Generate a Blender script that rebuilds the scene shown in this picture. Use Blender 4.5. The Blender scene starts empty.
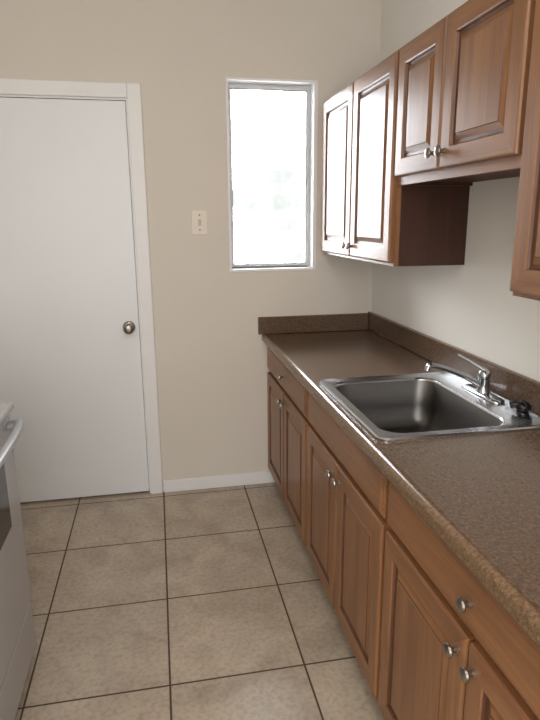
import bpy, bmesh, math, random
from mathutils import Vector, Matrix
random.seed(3)
sc=bpy.context.scene
COL=sc.collection
try:
    sc.view_settings.view_transform='Standard'
    sc.view_settings.look='None'
except Exception: pass

def lin(r,g,b):
    f=lambda v:(v/255/12.92) if v/255<=0.04045 else ((v/255+0.055)/1.055)**2.4
    return (f(r),f(g),f(b),1)

# ---------------------------------------------------------------- materials
def newmat(name):
    m=bpy.data.materials.new(name); m.use_nodes=True
    nt=m.node_tree; b=nt.nodes['Principled BSDF']
    return m,nt,b
def simple(name,col,rough=0.5,metal=0.0,spec=None,noise=0.0,nscale=20,bump=0.0,bscale=200):
    m,nt,b=newmat(name)
    b.inputs['Roughness'].default_value=rough; b.inputs['Metallic'].default_value=metal
    if spec is not None: b.inputs['Specular IOR Level'].default_value=spec
    geo=nt.nodes.new('ShaderNodeNewGeometry')
    n=nt.nodes.new('ShaderNodeTexNoise'); n.inputs['Scale'].default_value=nscale; n.inputs['Detail'].default_value=4
    nt.links.new(geo.outputs['Position'],n.inputs['Vector'])
    mx=nt.nodes.new('ShaderNodeMix'); mx.data_type='RGBA'
    mx.inputs[6].default_value=tuple(max(0,c*(1-noise)) for c in col[:3])+(1,)
    mx.inputs[7].default_value=tuple(min(1,c*(1+noise)) for c in col[:3])+(1,)
    nt.links.new(n.outputs['Fac'],mx.inputs[0]); nt.links.new(mx.outputs[2],b.inputs['Base Color'])
    if bump>0:
        n2=nt.nodes.new('ShaderNodeTexNoise'); n2.inputs['Scale'].default_value=bscale; n2.inputs['Detail'].default_value=3
        nt.links.new(geo.outputs['Position'],n2.inputs['Vector'])
        bp=nt.nodes.new('ShaderNodeBump'); bp.inputs['Strength'].default_value=bump; bp.inputs['Distance'].default_value=0.002
        nt.links.new(n2.outputs['Fac'],bp.inputs['Height']); nt.links.new(bp.outputs['Normal'],b.inputs['Normal'])
    return m
def wood(name,horizontal=False,c1=(116,76,47),c2=(160,113,73),c3=(139,95,60),rough=0.42,coat=0.2):
    m,nt,b=newmat(name)
    tc=nt.nodes.new('ShaderNodeTexCoord'); oi=nt.nodes.new('ShaderNodeObjectInfo')
    off=nt.nodes.new('ShaderNodeVectorMath'); off.operation='SCALE'; off.inputs[0].default_value=(7,13,5)
    nt.links.new(oi.outputs['Random'],off.inputs['Scale'])
    ad=nt.nodes.new('ShaderNodeVectorMath'); ad.operation='ADD'
    nt.links.new(tc.outputs['Object'],ad.inputs[0]); nt.links.new(off.outputs[0],ad.inputs[1])
    mp=nt.nodes.new('ShaderNodeMapping'); mp.inputs['Scale'].default_value=(10,1.0,12) if horizontal else (10,12,1.0)
    nt.links.new(ad.outputs[0],mp.inputs['Vector'])
    n=nt.nodes.new('ShaderNodeTexNoise'); n.inputs['Scale'].default_value=1.3; n.inputs['Detail'].default_value=5; n.inputs['Distortion'].default_value=1.2
    nt.links.new(mp.outputs[0],n.inputs['Vector'])
    mp2=nt.nodes.new('ShaderNodeMapping'); mp2.inputs['Scale'].default_value=(140,5,140) if horizontal else (140,140,5)
    nt.links.new(ad.outputs[0],mp2.inputs['Vector'])
    n2=nt.nodes.new('ShaderNodeTexNoise'); n2.inputs['Scale'].default_value=1.5; n2.inputs['Detail'].default_value=3
    nt.links.new(mp2.outputs[0],n2.inputs['Vector'])
    cr=nt.nodes.new('ShaderNodeValToRGB'); e=cr.color_ramp.elements
    e[0].position=0.2; e[0].color=lin(*c1); e[1].position=0.82; e[1].color=lin(*c2)
    k=cr.color_ramp.elements.new(0.5); k.color=lin(*c3)
    nt.links.new(n.outputs['Fac'],cr.inputs[0])
    mr=nt.nodes.new('ShaderNodeMapRange'); mr.inputs[1].default_value=0.3; mr.inputs[2].default_value=0.7; mr.inputs[3].default_value=0.85; mr.inputs[4].default_value=1.10
    nt.links.new(n2.outputs['Fac'],mr.inputs[0])
    mul=nt.nodes.new('ShaderNodeVectorMath'); mul.operation='SCALE'
    nt.links.new(cr.outputs[0],mul.inputs[0]); nt.links.new(mr.outputs[0],mul.inputs['Scale'])
    nt.links.new(mul.outputs[0],b.inputs['Base Color'])
    b.inputs['Roughness'].default_value=rough
    b.inputs['Coat Weight'].default_value=coat; b.inputs['Coat Roughness'].default_value=0.25
    return m
M_wall=simple('wall_paint_cream',lin(229,222,211),0.75,noise=0.03,nscale=3,bump=0.25,bscale=160)
M_wallr=simple('wall_paint_lit_copy',lin(242,239,232),0.7,noise=0.03,nscale=3,bump=0.25,bscale=160)  # brighter copy of the wall paint; light on the right wall put into colour
M_ceil=simple('ceiling_paint',lin(235,232,226),0.8,noise=0.02)
M_white=simple('white_gloss_paint',lin(243,246,248),0.35,noise=0.015,nscale=5,bump=0.08,bscale=60)
M_trim=simple('white_trim_paint',lin(247,247,246),0.4,noise=0.02,nscale=8)
M_wood=wood('maple_wood_vertical'); M_woodh=wood('maple_wood_horizontal',True)
M_glaze=wood('dark_glazed_groove',False,(78,47,28),(112,72,45),(95,59,37),0.45,0.15)
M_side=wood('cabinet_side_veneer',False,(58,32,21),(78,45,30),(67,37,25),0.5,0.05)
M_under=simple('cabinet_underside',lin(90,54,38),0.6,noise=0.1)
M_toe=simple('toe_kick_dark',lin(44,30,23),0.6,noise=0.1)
M_in=simple('cabinet_interior',lin(150,120,90),0.7,noise=0.05)
M_nick=simple('brushed_nickel',lin(160,153,145),0.3,1.0,noise=0.05,nscale=200)
M_chrome=simple('chrome',lin(180,182,185),0.09,1.0,noise=0.01)
M_steel=simple('stainless_steel',lin(118,116,114),0.36,1.0,noise=0.05,nscale=60)
M_rim=simple('stainless_rim',lin(205,207,210),0.25,1.0,noise=0.03,nscale=60)
M_alu=simple('window_metal_frame',lin(218,220,222),0.45,0.0,noise=0.08,nscale=40)
M_gask=simple('grey_gasket',lin(120,123,126),0.7,noise=0.25,nscale=80)
M_black=simple('black_plastic',lin(18,18,20),0.25,noise=0.05)
M_enamel=simple('white_enamel',lin(184,185,187),0.2,noise=0.01)
M_handle=simple('grey_oven_handle',lin(172,174,177),0.3,0.2,noise=0.02)
M_plate=simple('ivory_plastic',lin(238,230,216),0.35,noise=0.01)
M_toggle=simple('ivory_toggle',lin(205,196,182),0.35,noise=0.01)
M_red=simple('reddish_mark',lin(150,70,60),0.5,noise=0.05)
M_blackglass=simple('black_oven_glass',lin(12,12,14),0.08,noise=0.02)

# window glass
M_glass=bpy.data.materials.new('window_glass'); M_glass.use_nodes=True
nt=M_glass.node_tree; nt.nodes.clear()
o=nt.nodes.new('ShaderNodeOutputMaterial'); t=nt.nodes.new('ShaderNodeBsdfTransparent'); g=nt.nodes.new('ShaderNodeBsdfGlossy'); mx=nt.nodes.new('ShaderNodeMixShader'); fr=nt.nodes.new('ShaderNodeFresnel')
g.inputs['Roughness'].default_value=0.05
nt.links.new(fr.outputs[0],mx.inputs[0]); nt.links.new(t.outputs[0],mx.inputs[1]); nt.links.new(g.outputs[0],mx.inputs[2]); nt.links.new(mx.outputs[0],o.inputs[0])

# countertop laminate
def nz(nt,geo,scale,det,dist=0):
    n=nt.nodes.new('ShaderNodeTexNoise'); n.inputs['Scale'].default_value=scale; n.inputs['Detail'].default_value=det; n.inputs['Distortion'].default_value=dist
    nt.links.new(geo.outputs['Position'],n.inputs['Vector']); return n
def laminate(name,ca,cb,cc):
    m,nt,b=newmat(name)
    geo=nt.nodes.new('ShaderNodeNewGeometry')
    n1=nz(nt,geo,130,5,0.5); n2=nz(nt,geo,440,3,0.2)
    cr=nt.nodes.new('ShaderNodeValToRGB'); e=cr.color_ramp.elements
    e[0].position=0.34; e[0].color=lin(*ca); e[1].position=0.70; e[1].color=lin(*cc)
    k=e.new(0.52); k.color=lin(*cb)
    nt.links.new(n1.outputs['Fac'],cr.inputs[0])
    cr2=nt.nodes.new('ShaderNodeValToRGB'); e=cr2.color_ramp.elements
    e[0].position=0.36; e[0].color=(0.72,0.71,0.70,1); e[1].position=0.64; e[1].color=(1.18,1.17,1.15,1)
    nt.links.new(n2.outputs['Fac'],cr2.inputs[0])
    mm=nt.nodes.new('ShaderNodeMix'); mm.data_type='RGBA'; mm.blend_type='MULTIPLY'; mm.inputs[0].default_value=0.8
    nt.links.new(cr.outputs[0],mm.inputs[6]); nt.links.new(cr2.outputs[0],mm.inputs[7]); nt.links.new(mm.outputs[2],b.inputs['Base Color'])
    b.inputs['Roughness'].default_value=0.2
    return m
M_lam=laminate('brown_speckled_laminate',(86,66,50),(102,80,62),(120,96,76))
M_lam_lit=laminate('laminate_edge_painted_light',(102,79,59),(120,95,71),(138,111,85))  # lighter laminate copy: light caught by the curved edge, painted as colour

# floor tile
M_tile,nt,b=newmat('beige_ceramic_tile')
geo=nt.nodes.new('ShaderNodeNewGeometry')
mp=nt.nodes.new('ShaderNodeMapping'); mp.inputs['Location'].default_value=(1.1997+0.457*10+0.0025,0.5108+0.457*20+0.0025,0)
nt.links.new(geo.outputs['Position'],mp.inputs['Vector'])
br=nt.nodes.new('ShaderNodeTexBrick'); br.offset=0; br.squash=1
br.inputs['Scale'].default_value=1; br.inputs['Mortar Size'].default_value=0.0035; br.inputs['Brick Width'].default_value=0.457; br.inputs['Row Height'].default_value=0.457
br.inputs['Mortar Smooth'].default_value=0.1
br.inputs['Color1'].default_value=(0.95,0.95,0.95,1); br.inputs['Color2'].default_value=(1.03,1.03,1.03,1); br.inputs['Mortar'].default_value=(1,1,1,1)
nt.links.new(mp.outputs[0],br.inputs['Vector'])
n1=nz(nt,geo,5,7,0.7); n2=nz(nt,geo,60,6,0.4)
cr=nt.nodes.new('ShaderNodeValToRGB'); e=cr.color_ramp.elements
e[0].position=0.32; e[0].color=lin(178,162,144); e[1].position=0.68; e[1].color=lin(200,185,166)
nt.links.new(n1.outputs['Fac'],cr.inputs[0])
cr2=nt.nodes.new('ShaderNodeValToRGB'); e=cr2.color_ramp.elements
e[0].position=0.34; e[0].color=(0.80,0.79,0.77,1); e[1].position=0.56; e[1].color=(1.03,1.03,1.03,1)
nt.links.new(n2.outputs['Fac'],cr2.inputs[0])
m1=nt.nodes.new('ShaderNodeMix'); m1.data_type='RGBA'; m1.blend_type='MULTIPLY'; m1.inputs[0].default_value=0.75
nt.links.new(cr.outputs[0],m1.inputs[6]); nt.links.new(cr2.outputs[0],m1.inputs[7])
m2=nt.nodes.new('ShaderNodeMix'); m2.data_type='RGBA'; m2.blend_type='MULTIPLY'; m2.inputs[0].default_value=1
nt.links.new(m1.outputs[2],m2.inputs[6]); nt.links.new(br.outputs['Color'],m2.inputs[7])
m3=nt.nodes.new('ShaderNodeMix'); m3.data_type='RGBA'; m3.inputs[7].default_value=lin(84,68,56)
nt.links.new(br.outputs['Fac'],m3.inputs[0]); nt.links.new(m2.outputs[2],m3.inputs[6]); nt.links.new(m3.outputs[2],b.inputs['Base Color'])
mr=nt.nodes.new('ShaderNodeMapRange'); mr.inputs[3].default_value=0.26; mr.inputs[4].default_value=0.9
nt.links.new(br.outputs['Fac'],mr.inputs[0]); nt.links.new(mr.outputs[0],b.inputs['Roughness'])
inv=nt.nodes.new('ShaderNodeMath'); inv.operation='SUBTRACT'; inv.inputs[0].default_value=1; nt.links.new(br.outputs['Fac'],inv.inputs[1])
bp=nt.nodes.new('ShaderNodeBump'); bp.inputs['Distance'].default_value=0.003; bp.inputs['Strength'].default_value=0.6
nt.links.new(inv.outputs[0],bp.inputs['Height']); nt.links.new(bp.outputs['Normal'],b.inputs['Normal'])

# ---------------------------------------------------------------- helpers
WL={}
def empty(name,loc,label=None,cat=None,parent=None,**k):
    e=bpy.data.objects.new(name,None); COL.objects.link(e); e.empty_display_size=0.05
    loc=Vector(loc); WL[e.name]=loc
    if parent: e.parent=parent; e.location=loc-WL[parent.name]
    else: e.location=loc
    if label: e['label']=label
    if cat: e['category']=cat
    for a,b in k.items(): e[a]=b
    return e
def finish(bm,name,mats,parent=None,origin=None,smooth=False,**k):
    if origin is None:
        xs=[v.co for v in bm.verts]
        mn=Vector((min(v.x for v in xs),min(v.y for v in xs),min(v.z for v in xs))); mx=Vector((max(v.x for v in xs),max(v.y for v in xs),max(v.z for v in xs)))
        origin=(mn+mx)/2
    origin=Vector(origin)
    bmesh.ops.translate(bm,verts=bm.verts,vec=-origin)
    me=bpy.data.meshes.new(name); 
    if smooth:
        for f in bm.faces: f.smooth=True
        for e in bm.edges:
            if len(e.link_faces)==2 and e.calc_face_angle(0)>math.radians(40): e.smooth=False
    bm.to_mesh(me); bm.free()
    if not isinstance(mats,(list,tuple)): mats=[mats]
    for m in mats: me.materials.append(m)
    ob=bpy.data.objects.new(name,me); COL.objects.link(ob); WL[ob.name]=origin
    if parent: ob.parent=parent; ob.location=origin-WL[parent.name]
    else: ob.location=origin
    for a,b in k.items(): ob[a]=b
    return ob
def addbox(bm,x0,x1,y0,y1,z0,z1,mi=0,bev=0,seg=2):
    x0,x1=sorted((x0,x1));y0,y1=sorted((y0,y1));z0,z1=sorted((z0,z1))
    vs=[bm.verts.new((x,y,z)) for x in (x0,x1) for y in (y0,y1) for z in (z0,z1)]
    fs=[(0,1,3,2),(4,6,7,5),(0,4,5,1),(2,3,7,6),(0,2,6,4),(1,5,7,3)]
    F=[bm.faces.new([vs[i] for i in f]) for f in fs]
    for f in F: f.material_index=mi
    if bev>0:
        es=list({e for f in F for e in f.edges})
        r=bmesh.ops.bevel(bm,geom=es,offset=bev,segments=seg,affect='EDGES',profile=0.5)
        for f in r['faces']: f.material_index=mi
def boxobj(name,b6,mat,parent=None,bev=0,**k):
    bm=bmesh.new(); addbox(bm,*b6,bev=bev); return finish(bm,name,mat,parent,**k)
def lathe(bm,base,axis,prof,seg=24,mi=0):
    axis=Vector(axis).normalized(); a=axis.orthogonal().normalized(); c=axis.cross(a); base=Vector(base)
    rings=[]
    for (h,r) in prof:
        if r<1e-6: rings.append([bm.verts.new(base+axis*h)])
        else: rings.append([bm.verts.new(base+axis*h+a*r*math.cos(2*math.pi*i/seg)+c*r*math.sin(2*math.pi*i/seg)) for i in range(seg)])
    for R0,R1 in zip(rings,rings[1:]):
        for i in range(seg):
            j=(i+1)%seg
            if len(R0)==1 and len(R1)==1: continue
            if len(R0)==1: f=bm.faces.new((R0[0],R1[i],R1[j]))
            elif len(R1)==1: f=bm.faces.new((R0[i],R1[0],R0[j]))
            else: f=bm.faces.new((R0[i],R1[i],R1[j],R0[j]))
            f.material_index=mi
def smoothpath(pts,n=8):
    out=[]; P=[Vector(p) for p in pts]; P=[P[0]*2-P[1]]+P+[P[-1]*2-P[-2]]
    for i in range(1,len(P)-2):
        for k in range(n):
            t=k/n; a,b,c,d=P[i-1],P[i],P[i+1],P[i+2]
            out.append(0.5*((2*b)+(c-a)*t+(2*a-5*b+4*c-d)*t*t+(3*b-a-3*c+d)*t**3))
    out.append(P[-2]); return out
def tube(bm,pts,rad,seg=16,mi=0,flat=1.0):
    n=len(pts); pts=[Vector(p) for p in pts]
    rads=rad if isinstance(rad,list) else [rad]*n
    if len(rads)!=n:
        m_=len(rads)-1; rr=[]
        for i in range(n):
            t=i/(n-1)*m_; k=min(int(t),m_-1); rr.append(rads[k]+(rads[k+1]-rads[k])*(t-k))
        rads=rr
    up=None; rings=[]
    for i in range(n):
        d=(pts[min(i+1,n-1)]-pts[max(i-1,0)]).normalized()
        if up is None:
            up=Vector((0,0,1)) if abs(d.z)<0.9 else Vector((0,1,0))
        up=(up-d*up.dot(d)).normalized(); s=d.cross(up)
        rings.append([bm.verts.new(pts[i]+s*rads[i]*math.cos(2*math.pi*k/seg)+up*rads[i]*flat*math.sin(2*math.pi*k/seg)) for k in range(seg)])
    for a,b in zip(rings,rings[1:]):
        for k in range(seg):
            f=bm.faces.new((a[k],a[(k+1)%seg],b[(k+1)%seg],b[k])); f.material_index=mi
    f=bm.faces.new(rings[0][::-1]); f.material_index=mi
    f=bm.faces.new(rings[-1]); f.material_index=mi
def ringpanel(bm,xb,y0,y1,z0,z1,rings,dark=()):
    R=[]
    for ins,h in rings:
        R.append([bm.verts.new((xb-h,y,z)) for (y,z) in ((y0-ins,z0+ins),(y1+ins,z0+ins),(y1+ins,z1-ins),(y0-ins,z1-ins))])
    bm.faces.new(R[0][::-1])
    for q,(a,b) in enumerate(zip(R,R[1:])):
        for i in range(4):
            j=(i+1)%4
            f=bm.faces.new((a[i],a[j],b[j],b[i])); f.material_index=1 if i in (0,2) else 0
            if q in dark: f.material_index=2
    f=bm.faces.new(R[-1]); f.material_index=0
    return R
def cab_door(parent,xb,y0,y1,z0,z1,knob=None,name='door',lab=None):
    bm=bmesh.new()
    w=min(0.056,abs(y0-y1)*0.17)
    ringpanel(bm,xb,y0,y1,z0,z1,[(0,0),(0,.013),(.003,.018),(.007,.020),(w,.020),(w+.003,.017),(w+.006,.0100),(w+.012,.0090),(w+.016,.0090),(w+.032,.0160),(w+.034,.0185),(w+.040,.0185)],dark=(5,6,7,9))
    d=finish(bm,name,[M_wood,M_woodh,M_glaze],parent)
    if knob: make_knob(d,xb-0.020,*knob)
    return d
def cab_drawer(parent,xb,y0,y1,z0,z1,knob=None,lab=None,name='drawer'):
    bm=bmesh.new()
    R=ringpanel(bm,xb,y0,y1,z0,z1,[(0,0),(0,.010),(.003,.013),(.010,.015),(.016,.020),(.020,.020)])
    for f in bm.faces:
        if f.material_index==0: f.material_index=1
    d=finish(bm,name,[M_wood,M_woodh],parent)
    if knob: make_knob(d,xb-0.020,*knob)
    return d
def make_knob(parent,x,y,z):
    bm=bmesh.new()
    lathe(bm,(x+0.001,y,z),(-1,0,0),[(0,0),(0,.0085),(.003,.0085),(.005,.006),(.010,.0055),(.014,.007),(.017,.0125),(.021,.0155),(.025,.0145),(.028,.009),(.029,0)],20)
    finish(bm,'knob',M_nick,parent,smooth=True,label='round brushed nickel knob')

# ---------------------------------------------------------------- room
def S(o): 
    o['kind']='structure'; return o
XL=-2.34; YR=-4.6; ZC=2.72
S(boxobj('floor',(XL-.1,.1,YR-.1,.12,-.1,0),M_tile))
S(boxobj('ceiling',(XL-.1,.1,YR-.1,.12,ZC,ZC+.1),M_ceil))
WX0,WX1,WZ0,WZ1=-.797,-.325,1.225,2.176
DX0,DX1,DZ=-2.045,-1.268,2.068
bm=bmesh.new()
xs=[XL-.1,DX0,DX1,WX0,WX1,.1]; zs=[0,WZ0,DZ,WZ1,ZC]
for i in range(5):
    for j in range(4):
        xa,xb_,za,zb=xs[i],xs[i+1],zs[j],zs[j+1]
        if i==3 and j in (1,2): continue
        if i==1 and j in (0,1): 
            addbox(bm,xa,xb_,.07,.12,za,zb); continue
        addbox(bm,xa,xb_,0,.12,za,zb)
S(finish(bm,'wall_back',M_wall))
S(boxobj('wall_right',(0,.1,YR,0,0,ZC),M_wallr))
S(boxobj('wall_left',(XL-.1,XL,YR,0,0,ZC),M_wall))
S(boxobj('wall_front',(XL,0,YR-.1,YR,0,ZC),M_wall))
bm=bmesh.new(); addbox(bm,-1.203,-.548,-.014,0,0,.072,bev=.004)
S(finish(bm,'baseboard_back',M_trim))
TX=-1.2067
bm=bmesh.new()
addbox(bm,DX1-.004,TX,-.018,0,0,2.13,bev=.004); addbox(bm,DX0+.004-.066,DX0+.004,-.018,0,0,2.13,bev=.004)
addbox(bm,DX0+.004,DX1-.004,-.018,0,DZ-.004,2.13,bev=.004)
S(finish(bm,'trim_1',M_trim))
bm=bmesh.new(); t_=.012
addbox(bm,DX1-t_,DX1,0,.069,0,DZ); addbox(bm,DX0,DX0+t_,0,.069,0,DZ); addbox(bm,DX0+t_,DX1-t_,0,.069,DZ-t_,DZ)
S(finish(bm,'trim_2',M_trim))
door=S(boxobj('door_1',(DX0+t_+.002,DX1-t_-.0025,.002,.042,.012,DZ-t_-.003),M_white,bev=.002))
bm=bmesh.new()
lathe(bm,(-1.334,.001,.952),(0,-1,0),[(0,0),(0,.032),(.004,.032),(.008,.027),(.010,.014),(.028,.012),(.034,.018),(.040,.026),(.050,.029),(.058,.027),(.064,.020),(.066,.008),(.066,0)],28)
finish(bm,'knob',M_nick,door,smooth=True,label='round brushed metal door knob')

# window
win=empty('window_1',((WX0+WX1)/2,.03,WZ0),kind='structure')
def framebox(bm,x0,x1,z0,z1,w,y0,y1,mi=0,wt=None,wb=None,wl=None,wr=None,bev=0):
    wt=wt or w; wb=wb or w; wl=wl or w; wr=wr or w
    addbox(bm,x0,x0+wl,y0,y1,z0,z1,mi,bev); addbox(bm,x1-wr,x1,y0,y1,z0,z1,mi,bev)
    addbox(bm,x0+wl,x1-wr,y0,y1,z0,z0+wb,mi,bev); addbox(bm,x0+wl,x1-wr,y0,y1,z1-wt,z1,mi,bev)
bm=bmesh.new(); framebox(bm,WX0+.0005,WX1-.0005,WZ0+.0005,WZ1-.0005,.011,-.004,.119,bev=.002,wr=.020,wb=.014)
finish(bm,'jamb',M_trim,win,kind='structure')
ix0,ix1,iz0,iz1=WX0+.012,WX1-.021,WZ0+.015,WZ1-.012
bm=bmesh.new(); framebox(bm,ix0,ix1,iz0,iz1,.008,.070,.098); finish(bm,'window_frame',M_alu,win,kind='structure')
bm=bmesh.new(); framebox(bm,ix0+.0085,ix1-.0085,iz0+.0085,iz1-.0085,.011,.064,.088,bev=.002,wt=.016); finish(bm,'sash',M_alu,win,kind='structure')
bm=bmesh.new(); framebox(bm,ix0+.0197,ix1-.0197,iz0+.0197,iz1-.0247,.003,.068,.084); finish(bm,'gasket',M_gask,win,kind='structure')
boxobj('pane',(ix0+.0229,ix1-.0229,.073,.076,iz0+.0229,iz1-.0279),M_glass,win,kind='structure')
bm=bmesh.new(); addbox(bm,ix0+.01,ix1-.01,.055,.0635,iz0+.0005,iz0+.006,bev=.001)
finish(bm,'weather_strip',M_gask,win,kind='structure')

# ---------------------------------------------------------------- base cabinets
FX=-.585
ZT=.845
units=[(-.006,-.886),(-.888,-1.722),(-1.724,-2.61)]
labels=["brown maple base cabinet with a drawer against the wall","brown maple sink base cabinet below the stainless sink","brown maple base cabinet with a wide drawer and two doors"]
for i,((ya,yb),lab) in enumerate(zip(units,labels)):
    root=empty('base_cabinet',((FX)/2,(ya+yb)/2,0),lab,'cabinet')
    bm=bmesh.new()
    addbox(bm,FX+.018,-.012,ya,ya-.016,.09,ZT,1); addbox(bm,FX+.018,-.012,yb,yb+.016,.09,ZT,1)
    addbox(bm,FX+.018,-.012,ya-.016,yb+.016,.09,.106,2); addbox(bm,-.018,-.012,ya-.016,yb+.016,.106,ZT,2)
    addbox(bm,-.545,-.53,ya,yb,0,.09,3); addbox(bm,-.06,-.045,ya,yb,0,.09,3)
    addbox(bm,FX,FX+.018,ya,ya-.04,.085,ZT,0); addbox(bm,FX,FX+.018,yb+.04,yb,.085,ZT,0)
    addbox(bm,FX,FX+.018,ya-.04,yb+.04,.085,.125,4); addbox(bm,FX,FX+.018,ya-.04,yb+.04,ZT-.03,ZT,4); addbox(bm,FX,FX+.018,ya-.04,yb+.04,.66,.70,4)
    mid=(ya+yb)/2
    addbox(bm,FX,FX+.018,mid+.02,mid-.02,.125,.66,0)
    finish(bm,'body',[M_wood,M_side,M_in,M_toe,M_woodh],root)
    g=.012
    kn=None if i==1 else (mid,.757)
    cab_drawer(root,FX,ya-g,yb+g,.690,.828,kn,name='false_drawer_front' if i==1 else 'drawer')
    cab_door(root,FX,ya-g,mid+.004,.100,.672,(mid+.033,.625))
    cab_door(root,FX,mid-.004,yb+g,.100,.672,(mid-.033,.625))

# ---------------------------------------------------------------- upper cabinets
UX=-.292
uu=[(-.040,-.982,1.316,2.075,-.515),(-.985,-1.742,1.610,2.075,-1.335),(-1.745,-2.56,1.300,2.075,-2.15)]
labels=["tall brown maple wall cabinet beside the window","short brown maple wall cabinet mounted above the sink","brown maple wall cabinet hanging low over the counter"]
for i,((ya,yb,z0,z1,mid),lab) in enumerate(zip(uu,labels)):
    root=empty('wall_cabinet',(UX/2,(ya+yb)/2,z0),lab,'cabinet')
    bm=bmesh.new(); x1=-.001
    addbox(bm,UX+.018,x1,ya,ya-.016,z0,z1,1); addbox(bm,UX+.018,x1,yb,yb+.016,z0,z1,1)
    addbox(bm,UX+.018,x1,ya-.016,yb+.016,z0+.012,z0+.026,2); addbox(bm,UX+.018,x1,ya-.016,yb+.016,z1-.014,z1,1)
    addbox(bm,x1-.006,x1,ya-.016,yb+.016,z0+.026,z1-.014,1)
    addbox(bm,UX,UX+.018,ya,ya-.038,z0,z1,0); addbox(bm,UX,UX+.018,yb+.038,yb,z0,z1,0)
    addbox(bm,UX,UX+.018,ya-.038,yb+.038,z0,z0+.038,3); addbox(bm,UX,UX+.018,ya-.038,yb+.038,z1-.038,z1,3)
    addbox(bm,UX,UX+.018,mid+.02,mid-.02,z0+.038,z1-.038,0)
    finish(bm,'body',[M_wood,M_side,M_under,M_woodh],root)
    zb=z0+.012 if i!=1 else z0+.03
    kz=zb+.048
    cab_door(root,UX,ya-.010,mid+.004,zb,z1-.012,(mid+.032,kz))
    cab_door(root,UX,mid-.004,yb+.010,zb,z1-.012,(mid-.032,kz))

# ---------------------------------------------------------------- countertop
CZ=.885; CB=.846
ct=empty('countertop',(-.315,-1.32,CB),"brown speckled laminate countertop with rolled front edge",'countertop')
def prof_front():
    P=[(-.600,CB),(-.618,CB)]
    cx,cz=-.620,CB+.010
    for a in range(0,5):
        t=math.radians(-90-a*22.5); P.append((cx+.010*math.cos(t),cz+.010*math.sin(t)))
    cx,cz=-.614,CZ+.003-.016
    for a in range(0,6):
        t=math.radians(180-a*18); P.append((cx+.016*math.cos(t),cz+.016*math.sin(t)))
    P+=[(-.604,CZ+.0025),(-.596,CZ)]
    return P
def slab(bm,P,ya,yb):
    a=[bm.verts.new((x,ya,z)) for x,z in P]; b=[bm.verts.new((x,yb,z)) for x,z in P]
    n=len(P)
    for i in range(n):
        j=(i+1)%n; f=bm.faces.new((a[i],b[i],b[j],a[j]))
        if P[i][0]<-.612 and P[j][0]<-.612: f.material_index=1  # rolled front takes the laminate with its highlight painted in
    bm.faces.new(a[::-1]); bm.faces.new(b)
PF=prof_front()
HX0,HX1,HY0,HY1=-.565,-.115,-1.015,-1.615
bm=bmesh.new(); YE=-2.62
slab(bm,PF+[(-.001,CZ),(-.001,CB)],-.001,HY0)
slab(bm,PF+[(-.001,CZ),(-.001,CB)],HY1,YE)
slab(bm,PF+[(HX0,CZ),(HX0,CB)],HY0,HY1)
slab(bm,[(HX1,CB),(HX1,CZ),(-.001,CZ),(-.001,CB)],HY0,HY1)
bmesh.ops.recalc_face_normals(bm,faces=bm.faces)
finish(bm,'worktop',[M_lam,M_lam_lit],ct,smooth=True)
bm=bmesh.new()
addbox(bm,-.022,-.001,YE,-.001,CZ+.0005,.987,bev=.005,seg=3)
addbox(bm,-.650,-.0225,-.022,-.001,CZ+.0005,.980,bev=.004,seg=3)
bm.normal_update()
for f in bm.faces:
    if f.normal.z>.5 and f.calc_center_median().z>.96: f.material_index=1  # top edge of the backsplash gets the same painted-in light
finish(bm,'backsplash',[M_lam,M_lam_lit],ct)

# ---------------------------------------------------------------- sink
SX0,SX1,SY1,SY0=-.588,-.030,-.990,-1.635
sk=empty('kitchen_sink',((SX0+SX1)/2,(SY0+SY1)/2,CZ),"stainless steel drop-in single bowl kitchen sink",'sink')
def rrect(x0,x1,y0,y1,r,z,n=6):
    out=[]
    for cx,cy,a0 in ((x1-r,y1-r,0),(x0+r,y1-r,90),(x0+r,y0+r,180),(x1-r,y0+r,270)):
        for k in range(n+1):
            t=math.radians(a0+90*k/n); out.append((cx+r*math.cos(t),cy+r*math.sin(t),z))
    return out
bm=bmesh.new()
BX0,BX1,BY0,BY1=-.548,-.150,-1.588,-1.042
loops=[rrect(SX0,SX1,SY0,SY1,.035,CZ+.0005),rrect(SX0,SX1,SY0,SY1,.035,CZ+.004),rrect(SX0+.004,SX1-.004,SY0+.004,SY1-.004,.033,CZ+.008),
 rrect(SX0+.009,SX1-.009,SY0+.009,SY1-.009,.03,CZ+.007),
 rrect(SX0+.014,SX1-.014,SY0+.014,SY1-.014,.03,CZ+.005),
 rrect(BX0-.010,BX1+.010,BY0-.010,BY1+.010,.075,CZ+.005),
 rrect(BX0-.004,BX1+.004,BY0-.004,BY1+.004,.07,CZ+.003),
 rrect(BX0,BX1,BY0,BY1,.068,CZ-.004),
 rrect(BX0+.008,BX1-.008,BY0+.008,BY1-.008,.065,CZ-.10),
 rrect(BX0+.016,BX1-.016,BY0+.016,BY1-.016,.06,CZ-.150),
 rrect(BX0+.030,BX1-.030,BY0+.030,BY1-.030,.055,CZ-.173),
 rrect(BX0+.055,BX1-.055,BY0+.055,BY1-.055,.05,CZ-.182),
]
dc=Vector(((BX0+BX1)/2,(BY0+BY1)/2,0)); n=len(loops[0])
def circ(r,z): 
    pts=[]
    for p in loops[11]:
        a=math.atan2(p[1]-dc.y,p[0]-dc.x); pts.append((dc.x+r*math.cos(a),dc.y+r*math.sin(a),z))
    return pts
loops+=[circ(.075,CZ-.187),circ(.045,CZ-.189)]
V=[[bm.verts.new(p) for p in L] for L in loops]
for q,(a,b_) in enumerate(zip(V,V[1:])):
    for i in range(n):
        j=(i+1)%n; f=bm.faces.new((a[i],a[j],b_[j],b_[i])); f.material_index=1 if q<7 else 0
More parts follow.
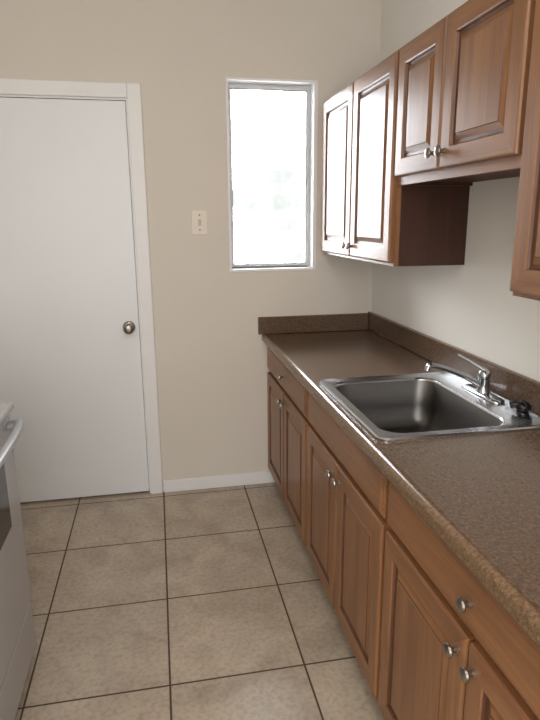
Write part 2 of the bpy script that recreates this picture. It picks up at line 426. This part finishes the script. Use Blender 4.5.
bm.faces.new(V[-1])
finish(bm,'basin',[M_steel,M_rim],sk,smooth=True)
bm=bmesh.new()
lathe(bm,(dc.x,dc.y,CZ-.1885),(0,0,1),[(0,.043),(.003,.042),(.003,.034),(-.0,.031),(.0006,.012),(.006,.010),(.008,0)],28)
finish(bm,'drain_strainer',M_chrome,sk,smooth=True)

# faucet
DZ0=CZ+.0056
FXc,FYc=-.078,-1.305
fa=empty('faucet',(FXc,FYc,DZ0),"chrome single-lever kitchen faucet with low angled spout",'faucet')
bm=bmesh.new()
L=[rrect(FXc-.026,FXc+.026,FYc-.110,FYc+.110,.025,DZ0),rrect(FXc-.026,FXc+.026,FYc-.110,FYc+.110,.025,DZ0+.005),rrect(FXc-.023,FXc+.023,FYc-.106,FYc+.106,.0225,DZ0+.010),rrect(FXc-.018,FXc+.018,FYc-.10,FYc+.10,.0175,DZ0+.012)]
V=[[bm.verts.new(p) for p in q] for q in L]
for a,b_ in zip(V,V[1:]):
    for i in range(len(a)):
        j=(i+1)%len(a); bm.faces.new((a[i],a[j],b_[j],b_[i]))
bm.faces.new(V[-1]); bm.faces.new(V[0][::-1])
finish(bm,'base_plate',M_chrome,fa,smooth=True)
bm=bmesh.new()
lathe(bm,(FXc,FYc,DZ0+.0115),(0,0,1),[(0,0),(0,.024),(.006,.022),(.030,.0195),(.048,.0195),(.050,.017),(.052,.017),(.054,.021),(.066,.021),(.074,.018),(.080,.010),(.082,0)],28)
finish(bm,'faucet_body',M_chrome,fa,smooth=True)
bm=bmesh.new()
tube(bm,smoothpath([(FXc-.012,FYc,DZ0+.036),(FXc-.06,FYc+.005,DZ0+.066),(FXc-.13,FYc+.012,DZ0+.096),(FXc-.178,FYc+.017,DZ0+.111),(FXc-.198,FYc+.019,DZ0+.111),(FXc-.205,FYc+.02,DZ0+.095)]),[.0120,.0090,.0085,.0105])
finish(bm,'spout',M_chrome,fa,smooth=True)
bm=bmesh.new()
tube(bm,smoothpath([(FXc+.006,FYc-.002,DZ0+.086),(FXc-.02,FYc+.010,DZ0+.103),(FXc-.050,FYc+.026,DZ0+.122),(FXc-.082,FYc+.042,DZ0+.140)]),[.013,.009,.008,.007],flat=.55)
finish(bm,'lever_handle',M_chrome,fa,smooth=True)
# sprayer
PX,PY=-.066,-1.515
sp=empty('side_sprayer',(PX,PY,DZ0),"small rounded black side sprayer resting in its sink collar",'sprayer')
bm=bmesh.new(); lathe(bm,(PX,PY,DZ0),(0,0,1),[(0,0),(0,.020),(.003,.020),(.007,.019),(.009,.017),(.009,0)],24); finish(bm,'collar',M_black,sp,smooth=True)
bm=bmesh.new(); lathe(bm,(PX,PY,DZ0+.0085),(0,0,1),[(0,0),(0,.015),(.005,.021),(.012,.025),(.021,.024),(.028,.018),(.033,.009),(.034,0)],24)
tube(bm,smoothpath([(PX-.008,PY+.006,DZ0+.026),(PX-.020,PY+.014,DZ0+.028),(PX-.030,PY+.022,DZ0+.024)],6),[.013,.012,.012]); finish(bm,'spray_head',M_black,sp,smooth=True)

# ---------------------------------------------------------------- wall switch
sw=empty('light_switch',(-.947,0,1.42),"ivory wall switch plate with a single toggle beside window",'light switch')
bm=bmesh.new(); addbox(bm,-.988,-.906,-.008,-.0005,1.420,1.544,bev=.003); finish(bm,'plate',M_plate,sw)
bm=bmesh.new(); addbox(bm,-.955,-.939,-.0095,-.008,1.466,1.498); addbox(bm,-.952,-.942,-.020,-.009,1.482,1.492,bev=.002); finish(bm,'toggle',M_toggle,sw)
for z in (1.445,1.519):
    bm=bmesh.new(); lathe(bm,(-.947,-.0078,z),(0,-1,0),[(0,0),(0,.004),(.0012,.0035),(.0014,0)],12)
    finish(bm,'screw',M_red,sw)

# ---------------------------------------------------------------- stove
TX0,TX1,TY1,TY0=-2.325,-1.655,-1.19,-1.95
st=empty('stove',((TX0+TX1)/2,(TY0+TY1)/2,0),"white freestanding electric stove with black oven window",'stove')
bm=bmesh.new(); addbox(bm,TX0,TX1-.03,TY0,TY1,.03,.912,bev=.004)
for x in (TX0+.05,TX1-.10):
    for y in (TY0+.05,TY1-.05): lathe(bm,(x,y,0),(0,0,1),[(0,0),(0,.018),(.031,.018)],12)
finish(bm,'body',M_enamel,st)
bm=bmesh.new(); addbox(bm,TX0,TX1+.014,TY0-.003,TY1+.003,.913,.937,bev=.009,seg=3); finish(bm,'cooktop',M_enamel,st)
for bx,by,r in ((-2.12,-1.38,.095),(-2.12,-1.76,.075),(-1.84,-1.38,.075),(-1.84,-1.76,.095)):
    bm=bmesh.new(); pts=[]
    for i in range(4*24):
        a=i/24*2*math.pi; rr=.018+(r-.018)*i/(4*24); pts.append((bx+rr*math.cos(a),by+rr*math.sin(a),.947))
    tube(bm,pts,.006,8)
    lathe(bm,(bx,by,.9375),(0,0,1),[(0,0),(0,r*.6),(.002,r),(.008,r+.012),(.002,r+.018),(0,r+.02)],28)
    finish(bm,'burner',M_black,st,smooth=True)
bm=bmesh.new(); addbox(bm,TX0,TX0+.06,TY0,TY1,.938,1.09,bev=.01); finish(bm,'control_panel',M_enamel,st)
for y in (-1.27,-1.36,-1.78,-1.87):
    bm=bmesh.new(); lathe(bm,(TX0+.0605,y,1.015),(1,0,0),[(0,0),(0,.022),(.012,.020),(.022,.016),(.024,0)],20); finish(bm,'knob',M_black,st,smooth=True)
bm=bmesh.new(); addbox(bm,TX1-.029,TX1,TY0+.006,TY1-.006,.235,.902,0,bev=.008,seg=3)
od=finish(bm,'oven_door',M_enamel,st)
boxobj('oven_window',(TX1-.002,TX1+.0015,TY0+.14,TY1-.14,.58,.80),M_blackglass,od)
bm=bmesh.new()
tube(bm,smoothpath([(TX1-.001,TY1-.05,.870),(TX1+.028,TY1-.052,.880),(TX1+.042,TY1-.085,.884),(TX1+.048,TY1-.2,.884),(TX1+.049,(TY0+TY1)/2,.884),(TX1+.048,TY0+.2,.884),(TX1+.042,TY0+.085,.884),(TX1+.028,TY0+.052,.880),(TX1-.001,TY0+.05,.870)]),.014)
finish(bm,'oven_handle',M_handle,od,smooth=True)
bm=bmesh.new(); addbox(bm,TX1-.029,TX1-.003,TY0+.006,TY1-.006,.045,.225,0,bev=.008,seg=3); finish(bm,'drawer',M_enamel,st)

# ---------------------------------------------------------------- lights
w=bpy.data.worlds.new('World'); sc.world=w; w.use_nodes=True; nt=w.node_tree
bg=nt.nodes['Background']
tc=nt.nodes.new('ShaderNodeTexCoord'); n=nt.nodes.new('ShaderNodeTexNoise'); n.inputs['Scale'].default_value=16; n.inputs['Detail'].default_value=6; n.inputs['Roughness'].default_value=.6
nt.links.new(tc.outputs['Generated'],n.inputs['Vector'])
cr=nt.nodes.new('ShaderNodeValToRGB'); e=cr.color_ramp.elements
e[0].position=.36; e[0].color=(0.0245,0.0265,0.0250,1); e[1].position=.60; e[1].color=(0.90,0.95,1,1)
k=e.new(.47); k.color=(.029,.030,.030,1)
nt.links.new(n.outputs['Fac'],cr.inputs[0])
sep=nt.nodes.new('ShaderNodeSeparateXYZ'); nt.links.new(tc.outputs['Generated'],sep.inputs[0])
mrw=nt.nodes.new('ShaderNodeMapRange'); mrw.inputs[1].default_value=.08; mrw.inputs[2].default_value=.30; nt.links.new(sep.outputs[2],mrw.inputs[0])
mxw=nt.nodes.new('ShaderNodeMix'); mxw.data_type='RGBA'; mxw.inputs[7].default_value=(.9,.95,1,1)
nt.links.new(mrw.outputs[0],mxw.inputs[0]); nt.links.new(cr.outputs[0],mxw.inputs[6]); nt.links.new(mxw.outputs[2],bg.inputs['Color'])
bg.inputs['Strength'].default_value=36
def area(name,loc,rot,sx,sy,power,col=(1,1,1),portal=False):
    l=bpy.data.lights.new(name,'AREA'); l.shape='RECTANGLE'; l.size=sx; l.size_y=sy; l.energy=power; l.color=col
    o=bpy.data.objects.new(name,l); COL.objects.link(o); o.location=loc; o.rotation_euler=rot
    if portal: l.cycles.is_portal=True
    return o
area('window_portal',((WX0+WX1)/2,.13,(WZ0+WZ1)/2),(math.radians(-90),0,0),.5,1.0,1,portal=True)
area('added_ceiling_fill',(-1.3,-3.0,ZC-.02),(0,0,0),.9,1.2,16,(1,.985,.965))  # added fill lamp overhead, no ceiling fixture known here
area('added_rear_fill',(-1.5,YR+.05,1.5),(math.radians(90),0,0),1.5,1.9,37,(.98,.985,1))  # added fill from behind the camera, set before a closed wall

# ---------------------------------------------------------------- camera
f=576.0811;yaw,pit,rol=[math.radians(v) for v in (10.8917,13.5957,-0.4384)]
F=Vector((math.sin(yaw)*math.cos(pit),math.cos(yaw)*math.cos(pit),-math.sin(pit)))
R=Vector((math.cos(yaw),-math.sin(yaw),0)); U=R.cross(F)
R,U=R*math.cos(rol)+U*math.sin(rol),U*math.cos(rol)-R*math.sin(rol)
cd=bpy.data.cameras.new('camera'); cam=bpy.data.objects.new('camera',cd); COL.objects.link(cam)
m=Matrix(((R.x,U.x,-F.x,-1.1723),(R.y,U.y,-F.y,-3.0592),(R.z,U.z,-F.z,1.4886),(0,0,0,1)))
cam.matrix_world=m
cd.sensor_fit='VERTICAL'; cd.sensor_height=36; cd.lens=36*f/720
sc.camera=cam
